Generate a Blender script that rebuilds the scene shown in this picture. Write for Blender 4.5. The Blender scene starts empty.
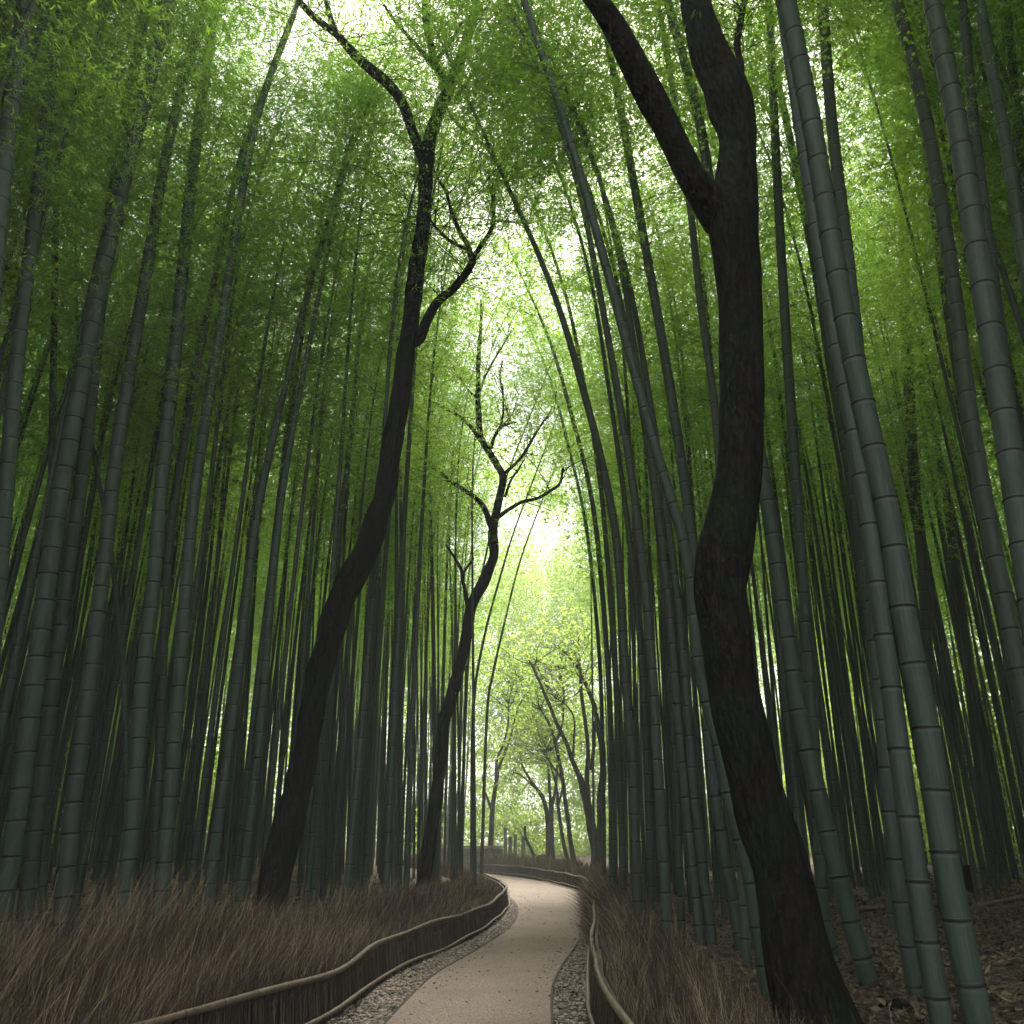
import bpy, math, random
import numpy as np
random.seed(7); rng = np.random.default_rng(7)
SC = bpy.context.scene
COL = SC.collection

# ------------------------------------------------------------------ camera model
PITCH = math.radians(22.3); FPX = 800.0; CAMH = 1.6
def ray(px, py):
    dx = (px-512)/FPX; dy = (512-py)/FPX
    return np.array([dx, math.cos(PITCH)-dy*math.sin(PITCH), math.sin(PITCH)+dy*math.cos(PITCH)])
CAMP = np.array([0, 0, CAMH])
def on_plane(px, py, Y):            # point at distance Y ahead of the viewpoint; also metres per pixel there
    d = ray(px, py); t = Y/d[1]
    return CAMP + d*t, t/FPX

# ------------------------------------------------------------------ plan of the path
LF = np.array([(-4.1,-12),(-4.0,0),(-3.4,4),(-2.62,6.2),(-2.06,7.7),(-1.72,9),(-1.58,11.2),(-1.27,13.1),(-.98,14.5),(-.56,16.8),(-.22,20.6),(-.12,24),(-.4,28),(-1.1,33),(-2.3,38),(-4.2,44),(-9,53)])
RF = np.array([(.9,-12),(.78,4),(.75,7),(.77,8.8),(.87,10),(1.05,12.3),(1.4,15.6),(1.78,20),(2.2,24),(2.45,27),(2.42,29.5),(2.1,32),(1.25,38),(-.3,43.5),(-2.5,48),(-8,56)])
AL = np.array([(-1.35,-12),(-1.3,4),(-1.25,7),(-1.19,8.8),(-1.13,10),(-.98,11.8),(-.59,14),(-.12,17),(.11,20),(.12,23.5),(-.12,27.2),(-.8,32),(-2.0,37.5),(-3.8,43.5),(-8.4,52)])
AR = np.array([(.28,-12),(.3,4),(.33,7),(.38,8.8),(.48,10.8),(.7,12.6),(1.16,15.6),(1.55,20),(1.92,24),(2.2,27),(2.18,29.5),(1.86,32),(1.0,37.6),(-.6,43),(-2.9,47.3),(-8.3,55)])
def catmull(P, n=12):
    P = np.asarray(P, float); Q = np.vstack([2*P[0]-P[1], P, 2*P[-1]-P[-2]]); out = []
    for i in range(len(P)-1):
        a, b, c, d = Q[i:i+4]
        for t in np.arange(n)/n:
            out.append(.5*((2*b)+(-a+c)*t+(2*a-5*b+4*c-d)*t*t+(-a+3*b-3*c+d)*t**3))
    out.append(P[-1]); return np.array(out)
def merged(name, V, F, tone, tw, m1, m2):
    n = len(V); V2 = np.vstack(tw.v); F2 = np.vstack([f for f in tw.f if f.shape[1] == 4])+n
    me = mesh_np(name, np.vstack([V, V2]), [np.vstack([F, F2])], [m1, m2], False, {'tone': np.r_[tone, np.zeros(len(V2))]})
    me.polygons.foreach_set('material_index', np.r_[np.zeros(len(F)), np.ones(len(F2))].astype(np.int32)); return me
def resample(P, step):
    seg = np.linalg.norm(np.diff(P, axis=0), axis=1); s = np.r_[0, np.cumsum(seg)]
    n = max(2, int(s[-1]/step)+1); q = np.linspace(0, s[-1], n)
    return np.stack([np.interp(q, s, P[:, k]) for k in range(P.shape[1])], 1)
LFs, RFs, ALs, ARs = [catmull(p, 8) for p in (LF, RF, AL, AR)]
POLY = np.vstack([LFs, RFs[::-1]])
def seg_dist(X, Y, P):
    D = np.full(X.shape, 1e9)
    for a, b in zip(P[:-1], P[1:]):
        v = b-a; L = v@v
        t = np.clip(((X-a[0])*v[0]+(Y-a[1])*v[1])/L, 0, 1)
        D = np.minimum(D, np.hypot(X-a[0]-t*v[0], Y-a[1]-t*v[1]))
    return D
def inside(X, Y):
    c = np.zeros(X.shape, bool); n = len(POLY)
    for i in range(n):
        (x1, y1), (x2, y2) = POLY[i], POLY[(i+1) % n]
        if y1 == y2: continue
        m = ((y1 > Y) != (y2 > Y)) & (X < (x2-x1)*(Y-y1)/(y2-y1)+x1)
        c ^= m
    return c
def sdist(X, Y):
    X = np.asarray(X, float); Y = np.asarray(Y, float)
    d = np.minimum(seg_dist(X, Y, LFs), seg_dist(X, Y, RFs))
    return np.where(inside(X, Y), -d, d)
_k = rng.uniform(-1, 1, (10, 4))
def bumps(X, Y):
    z = 0
    for i, (a, b, c, d) in enumerate(_k):
        f = .5*1.45**i; z = z+np.sin(X*f*a*1.6+Y*f*b*1.6+c*9)*np.cos(Y*f*a-X*f*d+b*7)*.09/(1+i*.6)
    return z
def terr(X, Y):
    X = np.asarray(X, float); Y = np.asarray(Y, float)
    d = sdist(X, Y); s = np.clip(d/1.5, 0, 1); s = s*s*(3-2*s)
    return -.03+s*(.33+.02*np.clip(d, 0, 14)+.5*bumps(X, Y))
def on_ground(px, py):
    d = ray(px, py); t = np.linspace(3, 90, 6000)
    P = CAMP+d*t[:, None]; h = terr(P[:, 0], P[:, 1])
    i = np.argmax(P[:, 2] < h)
    if P[i, 2] >= h[i]: i = len(t)-1
    return np.array([P[i, 0], P[i, 1], h[i]])

# ------------------------------------------------------------------ mesh helpers
def mesh_np(name, V, F, mats, smooth=True, attrs=None, loops=None):
    """F: (n,k) array with one k, or list of such arrays"""
    Fs = F if isinstance(F, list) else [F]
    me = bpy.data.meshes.new(name); V = np.asarray(V, np.float32)
    me.vertices.add(len(V)); me.vertices.foreach_set('co', V.ravel())
    tot = sum(f.size for f in Fs); nf = sum(len(f) for f in Fs)
    me.loops.add(tot); me.polygons.add(nf)
    me.loops.foreach_set('vertex_index', np.concatenate([f.ravel() for f in Fs]).astype(np.int32))
    cnt = np.concatenate([np.full(len(f), f.shape[1]) for f in Fs]).astype(np.int32)
    me.polygons.foreach_set('loop_start', np.r_[0, np.cumsum(cnt)[:-1]].astype(np.int32))
    for m in mats: me.materials.append(m)
    me.polygons.foreach_set('use_smooth', np.full(nf, smooth))
    for k, v in (attrs or {}).items():
        a = me.attributes.new(k, 'FLOAT', 'POINT'); a.data.foreach_set('value', np.asarray(v, np.float32))
    me.update(calc_edges=True); me.validate()
    return me
class Acc:
    def __init__(s): s.v = []; s.f = []; s.a = []; s.n = 0
    def add(s, V, F, a=None):
        s.v.append(V); s.f.append(np.asarray(F)+s.n); s.n += len(V)
        s.a.append(np.zeros(len(V)) if a is None else np.broadcast_to(a, len(V)))
    def mesh(s, name, mats, smooth=True, attr='tone'):
        ks = {}
        for f in s.f: ks.setdefault(f.shape[1], []).append(f)
        return mesh_np(name, np.vstack(s.v), [np.vstack(v) for v in ks.values()], mats, smooth, {attr: np.concatenate(s.a)})
def frames(P):
    T = np.gradient(P, axis=0); T /= np.linalg.norm(T, axis=1)[:, None]+1e-9
    ref = np.array([0, 1, 0]) if abs(T[0][1]) < .9 else np.array([1, 0, 0])
    N = np.cross(T, ref); N /= np.linalg.norm(N, axis=1)[:, None]+1e-9
    return T, N, np.cross(T, N)
def tube(P, R, sides=10, lump=0, seed=0, cap=True):
    P = np.asarray(P, float); R = np.broadcast_to(R, len(P)); T, N, B = frames(P)
    a = np.arange(sides)/sides*2*math.pi
    rr = np.ones((len(P), sides))
    if lump:
        g = np.random.default_rng(seed); s = np.r_[0, np.cumsum(np.linalg.norm(np.diff(P, axis=0), axis=1))]
        for k in range(7):
            f = g.uniform(1, 9); m = int(g.integers(1, 5)); ph = g.uniform(0, 6.3, 2)
            rr += lump/(1+.3*k)*np.sin(s[:, None]*f+ph[0])*np.cos(m*a[None]+ph[1]+s[:, None]*.5)
    V = P[:, None]+(R[:, None, None]*rr[:, :, None])*(np.cos(a)[None, :, None]*N[:, None]+np.sin(a)[None, :, None]*B[:, None])
    V = V.reshape(-1, 3); i = np.arange(len(P)-1)[:, None]*sides; j = np.arange(sides)[None]; k = (j+1) % sides
    F = np.stack([i+j, i+k, i+sides+k, i+sides+j], -1).reshape(-1, 4)
    if cap:
        V = np.vstack([V, P[-1][None]]); l = (len(P)-1)*sides; j = np.arange(sides)
        F2 = np.stack([l+j, l+(j+1) % sides, np.full(sides, len(V)-1), np.full(sides, len(V)-1)], -1)
        return V, F, F2[:, :3]
    return V, F, None
def add_tube(acc, P, R, sides=10, tone=0, **k):
    V, F, C = tube(P, R, sides, **k)
    n0 = acc.n; acc.add(V, F, tone)
    if C is not None: acc.f.append(C+n0)

# ------------------------------------------------------------------ object helpers
def link(o): COL.objects.link(o); return o
def obj(name, me, parent=None): 
    o = bpy.data.objects.new(name, me); link(o)
    if parent: o.parent = parent
    return o
def tag(o, label, cat=None, group=None, kind=None):
    if label: o['label'] = label
    if cat: o['category'] = cat
    if group: o['group'] = group
    if kind: o['kind'] = kind
    return o
def thing(name, label, cat, loc, group=None):
    o = obj(name, None); o.location = [float(c) for c in loc]; o.empty_display_size = .3
    return tag(o, label, cat, group)

# ------------------------------------------------------------------ materials
def nt(name):
    m = bpy.data.materials.new(name); m.use_nodes = True; t = m.node_tree; t.nodes.clear()
    out = t.nodes.new('ShaderNodeOutputMaterial')
    def N(typ, ins=None, **kw):
        n = t.nodes.new(typ)
        for k, v in kw.items(): setattr(n, k, v)
        for k, v in (ins or {}).items():
            if isinstance(v, bpy.types.NodeSocket): t.links.new(v, n.inputs[k])
            else: n.inputs[k].default_value = v
        return n
    return m, N, out, t
def ramp(N, fac, stops):
    r = N('ShaderNodeValToRGB', {'Fac': fac}); e = r.color_ramp.elements
    while len(e) < len(stops): e.new(.5)
    for x, (p, c) in zip(e, stops): x.position = p; x.color = (*c, 1)
    return r.outputs[0]
def mixc(N, f, a, b, mode='MIX'):
    n = N('ShaderNodeMix', None, data_type='RGBA', blend_type=mode)
    t = n.id_data
    for s, v in ((0, f), (6, a), (7, b)):
        if isinstance(v, bpy.types.NodeSocket): t.links.new(v, n.inputs[s])
        else: n.inputs[s].default_value = v if s == 0 else (*v, 1)
    return n.outputs[2]
def noise(N, vec, scale, detail=4, rough=.55):
    n = N('ShaderNodeTexNoise', {'Scale': scale, 'Detail': detail, 'Roughness': rough})
    if vec is not None: n.id_data.links.new(vec, n.inputs['Vector'])
    return n.outputs['Fac']
def stretched(N, s, src='Object'):
    c = N('ShaderNodeTexCoord'); m = N('ShaderNodeMapping', {'Vector': c.outputs[src], 'Scale': s}); return m.outputs[0]
def bump(N, h, strength, dist=.02):
    return N('ShaderNodeBump', {'Height': h, 'Strength': strength, 'Distance': dist}).outputs[0]
def mat_culm():
    m, N, out, t = nt('bamboo_culm')
    v = stretched(N, (22, 22, 0.90)); vb = stretched(N, (2.5, 2.5, 1.3))
    streak = noise(N, v, 3, 5); blot = noise(N, vb, 1.6, 6, .65)
    rnd = N('ShaderNodeObjectInfo').outputs['Random']
    c1 = ramp(N, rnd, [(0, (0.0496, 0.0704, 0.0528)), (.35, (0.0416, 0.0672, 0.0424)), (.6, (0.0592, 0.0720, 0.0592)), (.84, (0.0700, 0.0730, 0.0440)), (.93, (0.0448, 0.0608, 0.0480)), (1, (0.105, 0.085, 0.05))])
    c = mixc(N, ramp(N, streak, [(.35, (0, 0, 0)), (.7, (1, 1, 1))]), c1, (0.0720, 0.0944, 0.0784))
    c = mixc(N, ramp(N, blot, [(.52, (0, 0, 0)), (.75, (0.6000, 0.6000, 0.6000))]), c, (0.0320, 0.0464, 0.0320))
    spk = noise(N, stretched(N, (14, 14, 9)), 4, 3)
    c = mixc(N, ramp(N, spk, [(.62, (0, 0, 0)), (.72, (0.4000, 0.4000, 0.4000))]), c, (0.0960, 0.1000, 0.0840))
    a = N('ShaderNodeAttribute', attribute_name='band').outputs['Fac']
    c = mixc(N, ramp(N, a, [(.02, (0, 0, 0)), (.4, (0.5200, 0.5200, 0.5200)), (.55, (0, 0, 0))]), c, (0.135, 0.148, 0.128))
    c = mixc(N, ramp(N, a, [(.6, (0, 0, 0)), (.85, (1, 1, 1))]), c, (0.0176, 0.0176, 0.0128))
    p = N('ShaderNodeBsdfPrincipled', {'Base Color': c, 'Roughness': .6, 'Specular IOR Level': .3, 'Normal': bump(N, streak, .25, .01)})
    t.links.new(p.outputs[0], out.inputs[0]); return m
def mat_leaf(name, lo, hi, tlo, thi, tw=.5):
    m, N, out, t = nt(name)
    a = N('ShaderNodeAttribute', attribute_name='tone').outputs['Fac']
    rnd = N('ShaderNodeObjectInfo').outputs['Random']
    f = N('ShaderNodeMath', {0: a, 1: rnd}, operation='ADD'); f = N('ShaderNodeMath', {0: f.outputs[0], 1: .5}, operation='MULTIPLY').outputs[0]
    d = N('ShaderNodeBsdfPrincipled', {'Base Color': mixc(N, f, lo, hi), 'Roughness': .5})
    tr = N('ShaderNodeBsdfTranslucent', {'Color': mixc(N, f, tlo, thi)})
    mx = N('ShaderNodeMixShader', {0: tw, 1: d.outputs[0], 2: tr.outputs[0]})
    t.links.new(mx.outputs[0], out.inputs[0]); return m
def mat_bark():
    m, N, out, t = nt('dark_bark')
    v = stretched(N, (1, 1, .35)); n1 = noise(N, v, 16, 8, .7); n2 = noise(N, stretched(N, (1, 1, .7)), 2.2, 5, .6); n3 = noise(N, stretched(N, (1, 1, 1)), 38, 3)
    c = ramp(N, n1, [(.3, (.005, .0045, .004)), (.5, (.011, .0095, .008)), (.72, (.03, .025, .02))])
    c = mixc(N, ramp(N, n2, [(.5, (0, 0, 0)), (.68, (.8, .8, .8))]), c, (.015, .024, .009))
    c = mixc(N, ramp(N, n3, [(.62, (0, 0, 0)), (.72, (.35, .35, .35))]), c, (.07, .06, .048))
    vo = N('ShaderNodeTexVoronoi', {'Vector': v, 'Scale': 22}).outputs['Distance']
    h = N('ShaderNodeMath', {0: n1, 1: vo}, operation='ADD').outputs[0]
    p = N('ShaderNodeBsdfPrincipled', {'Base Color': c, 'Roughness': .9, 'Specular IOR Level': .12, 'Normal': bump(N, h, .8, .035)})
    t.links.new(p.outputs[0], out.inputs[0]); return m
def mat_twig():
    m, N, out, t = nt('green_twig')
    p = N('ShaderNodeBsdfPrincipled', {'Base Color': (.09, .12, .05, 1), 'Roughness': .6}); t.links.new(p.outputs[0], out.inputs[0]); return m
def mat_tone(name, stops, rough=.8, sc=None, bmp=0):
    m, N, out, t = nt(name)
    a = N('ShaderNodeAttribute', attribute_name='tone').outputs['Fac']
    c = ramp(N, a, stops); ins = {'Roughness': rough}
    if sc:
        n = noise(N, stretched(N, (1, 1, 1)), sc, 6, .7)
        c = mixc(N, ramp(N, n, [(.35, (0, 0, 0)), (.7, (.55, .55, .55))]), c, tuple(x*1.7 for x in stops[-1][1]))
        if bmp: ins['Normal'] = bump(N, n, bmp, .02)
    ins['Base Color'] = c
    p = N('ShaderNodeBsdfPrincipled', ins); t.links.new(p.outputs[0], out.inputs[0]); return m
def mat_ground():
    m, N, out, t = nt('forest_floor')
    v = stretched(N, (1, 1, 1)); n1 = noise(N, v, 1.1, 6, .6); n2 = noise(N, v, 22, 6, .7)
    vo = N('ShaderNodeTexVoronoi', {'Vector': v, 'Scale': 17}); 
    c = ramp(N, vo.outputs['Color'], [(0, (.055, .034, .022)), (.4, (.11, .072, .048)), (.7, (.17, .115, .078)), (1, (.22, .16, .11))])
    c = mixc(N, ramp(N, n1, [(.42, (0, 0, 0)), (.62, (.75, .75, .75))]), c, (.045, .03, .02))
    h = N('ShaderNodeMath', {0: n2, 1: vo.outputs['Distance']}, operation='ADD').outputs[0]
    p = N('ShaderNodeBsdfPrincipled', {'Base Color': c, 'Roughness': .9, 'Normal': bump(N, h, 1, .05)})
    t.links.new(p.outputs[0], out.inputs[0]); return m
def mat_asphalt():
    m, N, out, t = nt('path_surface')
    v = stretched(N, (1, 1, 1)); n1 = noise(N, v, 48, 5, .85); n2 = noise(N, v, .9, 5, .6); n3 = noise(N, v, 7, 4)
    vo = N('ShaderNodeTexVoronoi', {'Vector': v, 'Scale': 55}).outputs['Distance']
    n1 = N('ShaderNodeMath', {0: n1, 1: N('ShaderNodeMath', {0: vo, 1: .6}, operation='MULTIPLY').outputs[0]}, operation='SUBTRACT').outputs[0]
    c = ramp(N, n1, [(.05, (.115, .080, .063)), (.42, (.35, .26, .202))])
    c = mixc(N, ramp(N, n2, [(.4, (0, 0, 0)), (.65, (.6, .6, .6))]), c, (.13, .098, .078))
    c = mixc(N, ramp(N, n3, [(.55, (0, 0, 0)), (.8, (.25, .25, .25))]), c, (.27, .21, .17))
    p = N('ShaderNodeBsdfPrincipled', {'Base Color': c, 'Roughness': .85, 'Normal': bump(N, n1, .5, .006)})
    t.links.new(p.outputs[0], out.inputs[0]); return m
M_CULM = mat_culm(); M_TWIG = mat_twig(); M_BARK = mat_bark(); M_GROUND = mat_ground(); M_PATH = mat_asphalt()
M_LEAF = mat_leaf('bamboo_leaf', (.05, .10, .018), (.10, .16, .03), (.20, .44, .03), (.50, .74, .08), .66)
M_MAPLE = mat_leaf('broad_leaf', (.055, .11, .02), (.11, .18, .035), (.28, .48, .05), (.62, .78, .16), .64)
M_BRUSH = mat_tone('dry_brush', [(0, (.022, .012, .007)), (.5, (.095, .058, .033)), (.85, (.23, .15, .09)), (1, (.45, .33, .21))])
M_WATTLE = mat_tone('fence_brushwood', [(0, (.02, .013, .009)), (.6, (.07, .047, .033)), (1, (.17, .12, .085))])
M_RAIL = mat_tone('old_bamboo_rail', [(0, (.12, .082, .055)), (.6, (.21, .15, .10)), (1, (.025, .018, .013))], .6, 9, .3)
M_STONE = mat_tone('gravel_stone', [(0, (.07, .05, .038)), (.5, (.17, .128, .098)), (1, (.34, .27, .21))])
M_LITTER = mat_tone('dead_leaves', [(0, (.04, .024, .015)), (.5, (.12, .076, .05)), (1, (.27, .19, .125))])
M_WOOD = mat_tone('dead_wood', [(0, (.10, .065, .042)), (1, (.17, .12, .08))], .8, 18, .5)
M_WALL = mat_tone('grey_stone', [(0, (.07, .07, .068)), (1, (.28, .27, .25))], .85, 5, .6)

# ------------------------------------------------------------------ setting
def axis(lo, hi, step, far, g=1.25):
    a = list(np.arange(lo, hi+1e-6, step)); s = step; x = hi
    while x < far: s *= g; x += s; a.append(x)
    s = step; x = lo; pre = []
    while x > -far: s *= g; x -= s; pre.append(x)
    return np.array(pre[::-1]+a)
gx = axis(-16, 17, .16, 500); gy = axis(2, 50, .18, 500)
X, Y = np.meshgrid(gx, gy); Z = terr(X, Y)
w = len(gx); i = (np.arange(len(gy)-1)[:, None]*w+np.arange(w-1)[None]).ravel()
tag(obj('ground', mesh_np('ground', np.stack([X.ravel(), Y.ravel(), Z.ravel()], 1), np.stack([i, i+1, i+w+1, i+w], 1), [M_GROUND])), None, kind='structure')
def strip(name, A, B, z, mat, n=260):
    A = np.stack([np.interp(np.linspace(0, 1, n), np.linspace(0, 1, len(A)), A[:, k]) for k in (0, 1)], 1)
    B = np.stack([np.interp(np.linspace(0, 1, n), np.linspace(0, 1, len(B)), B[:, k]) for k in (0, 1)], 1)
    m = 8; V = []
    for j in range(m+1):
        u = j/m; P = A*(1-u)+B*u; V.append(np.c_[P, np.full(n, z)+.012*math.sin(math.pi*u)])
    V = np.vstack(V); i = (np.arange(m)[:, None]*n+np.arange(n-1)[None]).ravel()
    return tag(obj(name, mesh_np(name, V, np.stack([i, i+n, i+n+1, i+1], 1), [mat])), None, kind='structure')
def arcs(P, n=400):
    return resample(P, np.linalg.norm(np.diff(P, axis=0), axis=1).sum()/n)
strip('path', arcs(ALs), arcs(ARs), .012, M_PATH)
for nm, P in (('path_kerb', ALs), ('path_kerb', ARs)):
    a = Acc(); Q = arcs(P); add_tube(a, np.c_[Q, np.full(len(Q), .008)], .016, 6, tone=.1)
    tag(obj(nm, a.mesh(nm, [M_WATTLE])), None, kind='structure')
# gravel verges: thousands of small stones between the asphalt and the fences
def scatter_between(A, B, n, near_bias=2.0, s0=0, s1=1):
    A = arcs(A, 600); B = arcs(B, 600); u = s0+(s1-s0)*rng.random(n)**near_bias; v = rng.random(n)
    k = u*(len(A)-1); j = u*(len(B)-1)
    a = np.stack([np.interp(k, np.arange(len(A)), A[:, c]) for c in (0, 1)], 1)
    b = np.stack([np.interp(j, np.arange(len(B)), B[:, c]) for c in (0, 1)], 1)
    return a+(b-a)*v[:, None]
ico = bpy.data.meshes.new('t'); import bmesh
bm = bmesh.new(); bmesh.ops.create_icosphere(bm, subdivisions=1, radius=1); bm.verts.ensure_lookup_table()
IV = np.array([v.co[:] for v in bm.verts]); IFc = np.array([[v.index for v in f.verts] for f in bm.faces]); bm.free()
def stones(name, P, smin, smax, label):
    n = len(P); S = rng.uniform(smin, smax, (n, 1, 1))*rng.uniform(.6, 1.3, (n, 1, 3))*np.array([1, 1, .6])
    J = rng.normal(0, .16, (n, len(IV), 3)); a = rng.uniform(0, 6.3, n)
    V = (IV[None]+J)*S; c, s = np.cos(a)[:, None], np.sin(a)[:, None]
    V = np.stack([V[..., 0]*c-V[..., 1]*s, V[..., 0]*s+V[..., 1]*c, V[..., 2]], -1)+P[:, None]
    F = (IFc[None]+(np.arange(n)*len(IV))[:, None, None]).reshape(-1, 3)
    return tag(obj(name, mesh_np(name, V.reshape(-1, 3), F, [M_STONE], False, {'tone': np.repeat(rng.random(n), len(IV))})), label, 'gravel', kind='stuff')
P = scatter_between(ALs, LFs, 15000, 1.25, .22, .75)
stones('gravel', np.c_[P, rng.uniform(-.012, .01, len(P))], .014, .034, 'brown gravel verge between the path and the left fence')
P = scatter_between(ARs, RFs, 9000, 1.1, .22, .7)
stones('gravel', np.c_[P, rng.uniform(-.012, .01, len(P))], .012, .03, 'narrow gravel verge between the path and the right fence')

# ------------------------------------------------------------------ fences
def node_tube(acc, P, r, every=.42, sides=10, wob=.012):
    P = resample(P, .03); n = len(P); s = np.arange(n)*.03
    g = rng.uniform(0, 6, 4)
    P = P+np.stack([np.sin(s*1.3+g[0])*wob, np.sin(s*.9+g[1])*wob, np.sin(s*2.1+g[2])*wob+np.sin(s*.7+g[3])*wob*1.5], 1)
    ph = (s % every)/every; R = r*(1+.12*np.exp(-((ph-.5)/.03)**2)+.05*np.sin(s*2+g[1]))
    tone = np.where(np.abs(ph-.5) < .03, 1, .1+.35*(np.sin(s*.83+g[0])*.5+.5))
    add_tube(acc, P, R, sides, tone=np.r_[np.repeat(tone, sides), 0])
def fence(P, out, label, L0, L1, mid=None):
    root = thing('brushwood_fence', label, 'fence', (*P[0], 0), 'low brushwood fences along the path')
    root.location = (0, 0, 0)
    Q = resample(P, .02); Q = Q[(Q[:, 1] > L0) & (Q[:, 1] < L1)]
    T = np.gradient(Q, axis=0); T /= np.linalg.norm(T, axis=1)[:, None]; Nn = np.stack([-T[:, 1], T[:, 0]], 1)*out
    H = .40
    # backing of packed twigs
    Qb = Q[::12]; Nb = Nn[::12]; n = len(Qb); V = []
    for off, z in ((.03, -.05), (.08, H-.02), (.12, H-.02), (.09, -.05)): V.append(np.c_[Qb+Nb*off, np.full(n, z)])
    V = np.vstack(V); ii = np.arange(n-1); F = np.vstack([np.stack([ii+k*n, ii+1+k*n, ii+1+(k+1)*n, ii+(k+1)*n], 1) for k in range(3)])
    acc = Acc(); acc.add(V, F, .0)
    # upright twigs
    near = Q[:, 1] < 16; idx = np.where(near | (np.arange(len(Q)) % 2 == 0))[0]; idx = np.concatenate([idx]*3)
    m = len(idx); c = Q[idx]+T[idx]*rng.uniform(-.02, .02, (m, 1)); dist = np.clip(c[:, 1]/9, 1, 3)
    o1 = rng.uniform(-.02, .03, m); wd = rng.uniform(.002, .0055, m)*dist; ln = rng.normal(0, .03, (m, 1))
    base = np.c_[c+Nn[idx]*o1[:, None], np.full(m, -.03)]
    top = np.c_[c+Nn[idx]*(o1+.05)[:, None]+T[idx]*ln, H+rng.uniform(-.12, .06, m)]
    t3 = np.c_[T[idx], np.zeros(m)]*wd[:, None]; n3 = np.c_[Nn[idx], np.zeros(m)]*wd[:, None]
    V = np.stack([base-t3, base-n3, base+t3, top-t3*.7, top-n3*.7, top+t3*.7], 1).reshape(-1, 3)
    k = np.arange(m)[:, None]*6; F = np.vstack([k+np.array([[0, 1, 4, 3]]), k+np.array([[1, 2, 5, 4]])])
    acc.add(V, F, np.repeat(rng.random(m)**1.6, 6))
    obj('brush_panel', acc.mesh('brush_panel', [M_WATTLE], False), root)
    a = Acc(); node_tube(a, np.c_[(Q+Nn*.045)[::4], np.full(len(Q[::4]), H+.02)], .028); 
    o = obj('top_rail', a.mesh('top_rail', [M_RAIL]), root)
    a = Acc(); node_tube(a, np.c_[(Q-Nn*.035)[::4], np.full(len(Q[::4]), .075)], .022, .5, 8); obj('lower_rail', a.mesh('lower_rail', [M_RAIL]), root)
    for q in range(60, len(Q), 110):
        pa = Acc(); b = Q[q]+Nn[q]*.1; add_tube(pa, [(*b, -.1), (*b, .2), (*(b+Nn[q]*.02), H-.03)], .028, 7, tone=.3)
        obj('post', pa.mesh('post', [M_WOOD]), root)
    return root
fence(LFs, 1, 'low brushwood fence with bamboo rails on the left side of the path', 1, 46)
fence(RFs[::1], -1, 'low brushwood fence on the right, curving across the far end of the path', 1, 52)

# ------------------------------------------------------------------ dry brush hedges
def brush(name, P, out, n, y0, y1, label, hfun, wid, lean):
    Q = resample(P, .05); m = (Q[:, 1] > y0) & (Q[:, 1] < y1); Q = Q[m]
    T = np.gradient(Q, axis=0); T /= np.linalg.norm(T, axis=1)[:, None]; Nn = np.stack([-T[:, 1], T[:, 0]], 1)*out
    wgt = 1/np.clip(Q[:, 1], 5, 30)**.8; wgt /= wgt.sum(); i = rng.choice(len(Q), n, p=wgt)
    clump = rng.normal(0, 1, (900, 2)); ci = rng.integers(0, 900, n)
    d = rng.random(n)**1.15*wid+.13
    c = Q[i]+T[i]*(rng.uniform(-.05, .05, n)[:, None])+Nn[i]*d[:, None]
    tuft = np.sin(c[:, 0]*5.1+c[:, 1]*3.7)*np.sin(c[:, 0]*2.3-c[:, 1]*4.9)+.6*np.sin(c[:, 1]*9+c[:, 0]*7)
    h = hfun(c[:, 1], d)*rng.uniform(.45, 1.1, n)*(1+.2*tuft); stray = rng.random(n) < .012; h = np.where(stray, h*1.45, h)
    z0 = terr(c[:, 0], c[:, 1])
    az = rng.normal(0, .19, (n, 2))+tuft[:, None]*.05; over = np.clip(1-d/wid, 0, 1)
    dirs = (-Nn[i]*(np.interp(c[:, 1], lean[2], lean[0])*over)[:, None]+T[i]*lean[1]+az)*h[:, None]
    wd = rng.uniform(.001, .0028, n)*np.clip(c[:, 1]/7, 1, 3.2)
    t = np.array([0, .4, .75, 1.0]); V = []
    side = rng.uniform(0, math.pi, n); sv = np.c_[np.cos(side), np.sin(side)*.4]*wd[:, None]
    kink = rng.normal(0, .03, (n, 4, 2))*h[:, None, None]
    for j, tt in enumerate(t):
        cc = c+dirs*(tt**1.6)+kink[:, j]*(tt > 0); zz = z0-.02+h*tt*(1-.12*tt)
        ws = 1-.7*tt
        V += [np.c_[cc-sv*ws, zz], np.c_[cc+sv*ws, zz]]
    V = np.stack(V, 1).reshape(-1, 3); k = np.arange(n)[:, None]*8
    F = np.vstack([k+np.array([[2*j, 2*j+1, 2*j+3, 2*j+2]]) for j in range(3)])
    return tag(obj(name, mesh_np(name, V, F, [M_BRUSH], False, {'tone': np.repeat(np.clip(rng.random(n)**2.0*(1+.35*tuft)+.5*stray, 0, 1), 8)})), label, 'dry grass', kind='stuff')
brush('dry_brush', LFs, 1, 150000, 3.5, 45, 'dense dry brown brush behind the left fence',
      lambda y, d: (np.interp(y, [4, 8, 12, 18], [.84, .82, .58, .46]))*(.8+.2*d), 1.3, ((.02, .1, .2), .12, (7, 12, 20)))
brush('dry_brush', RFs, -1, 105000, 3.5, 54, 'dense dry brown brush spilling over the right fence',
      lambda y, d: (np.interp(y, [4, 9, 14, 20, 30, 38], [.42, .46, .5, .6, .62, .8])), .95, ((.02, .1, .95, .8, .0), .12, (8, 11.5, 14.5, 26, 32)))

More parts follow.
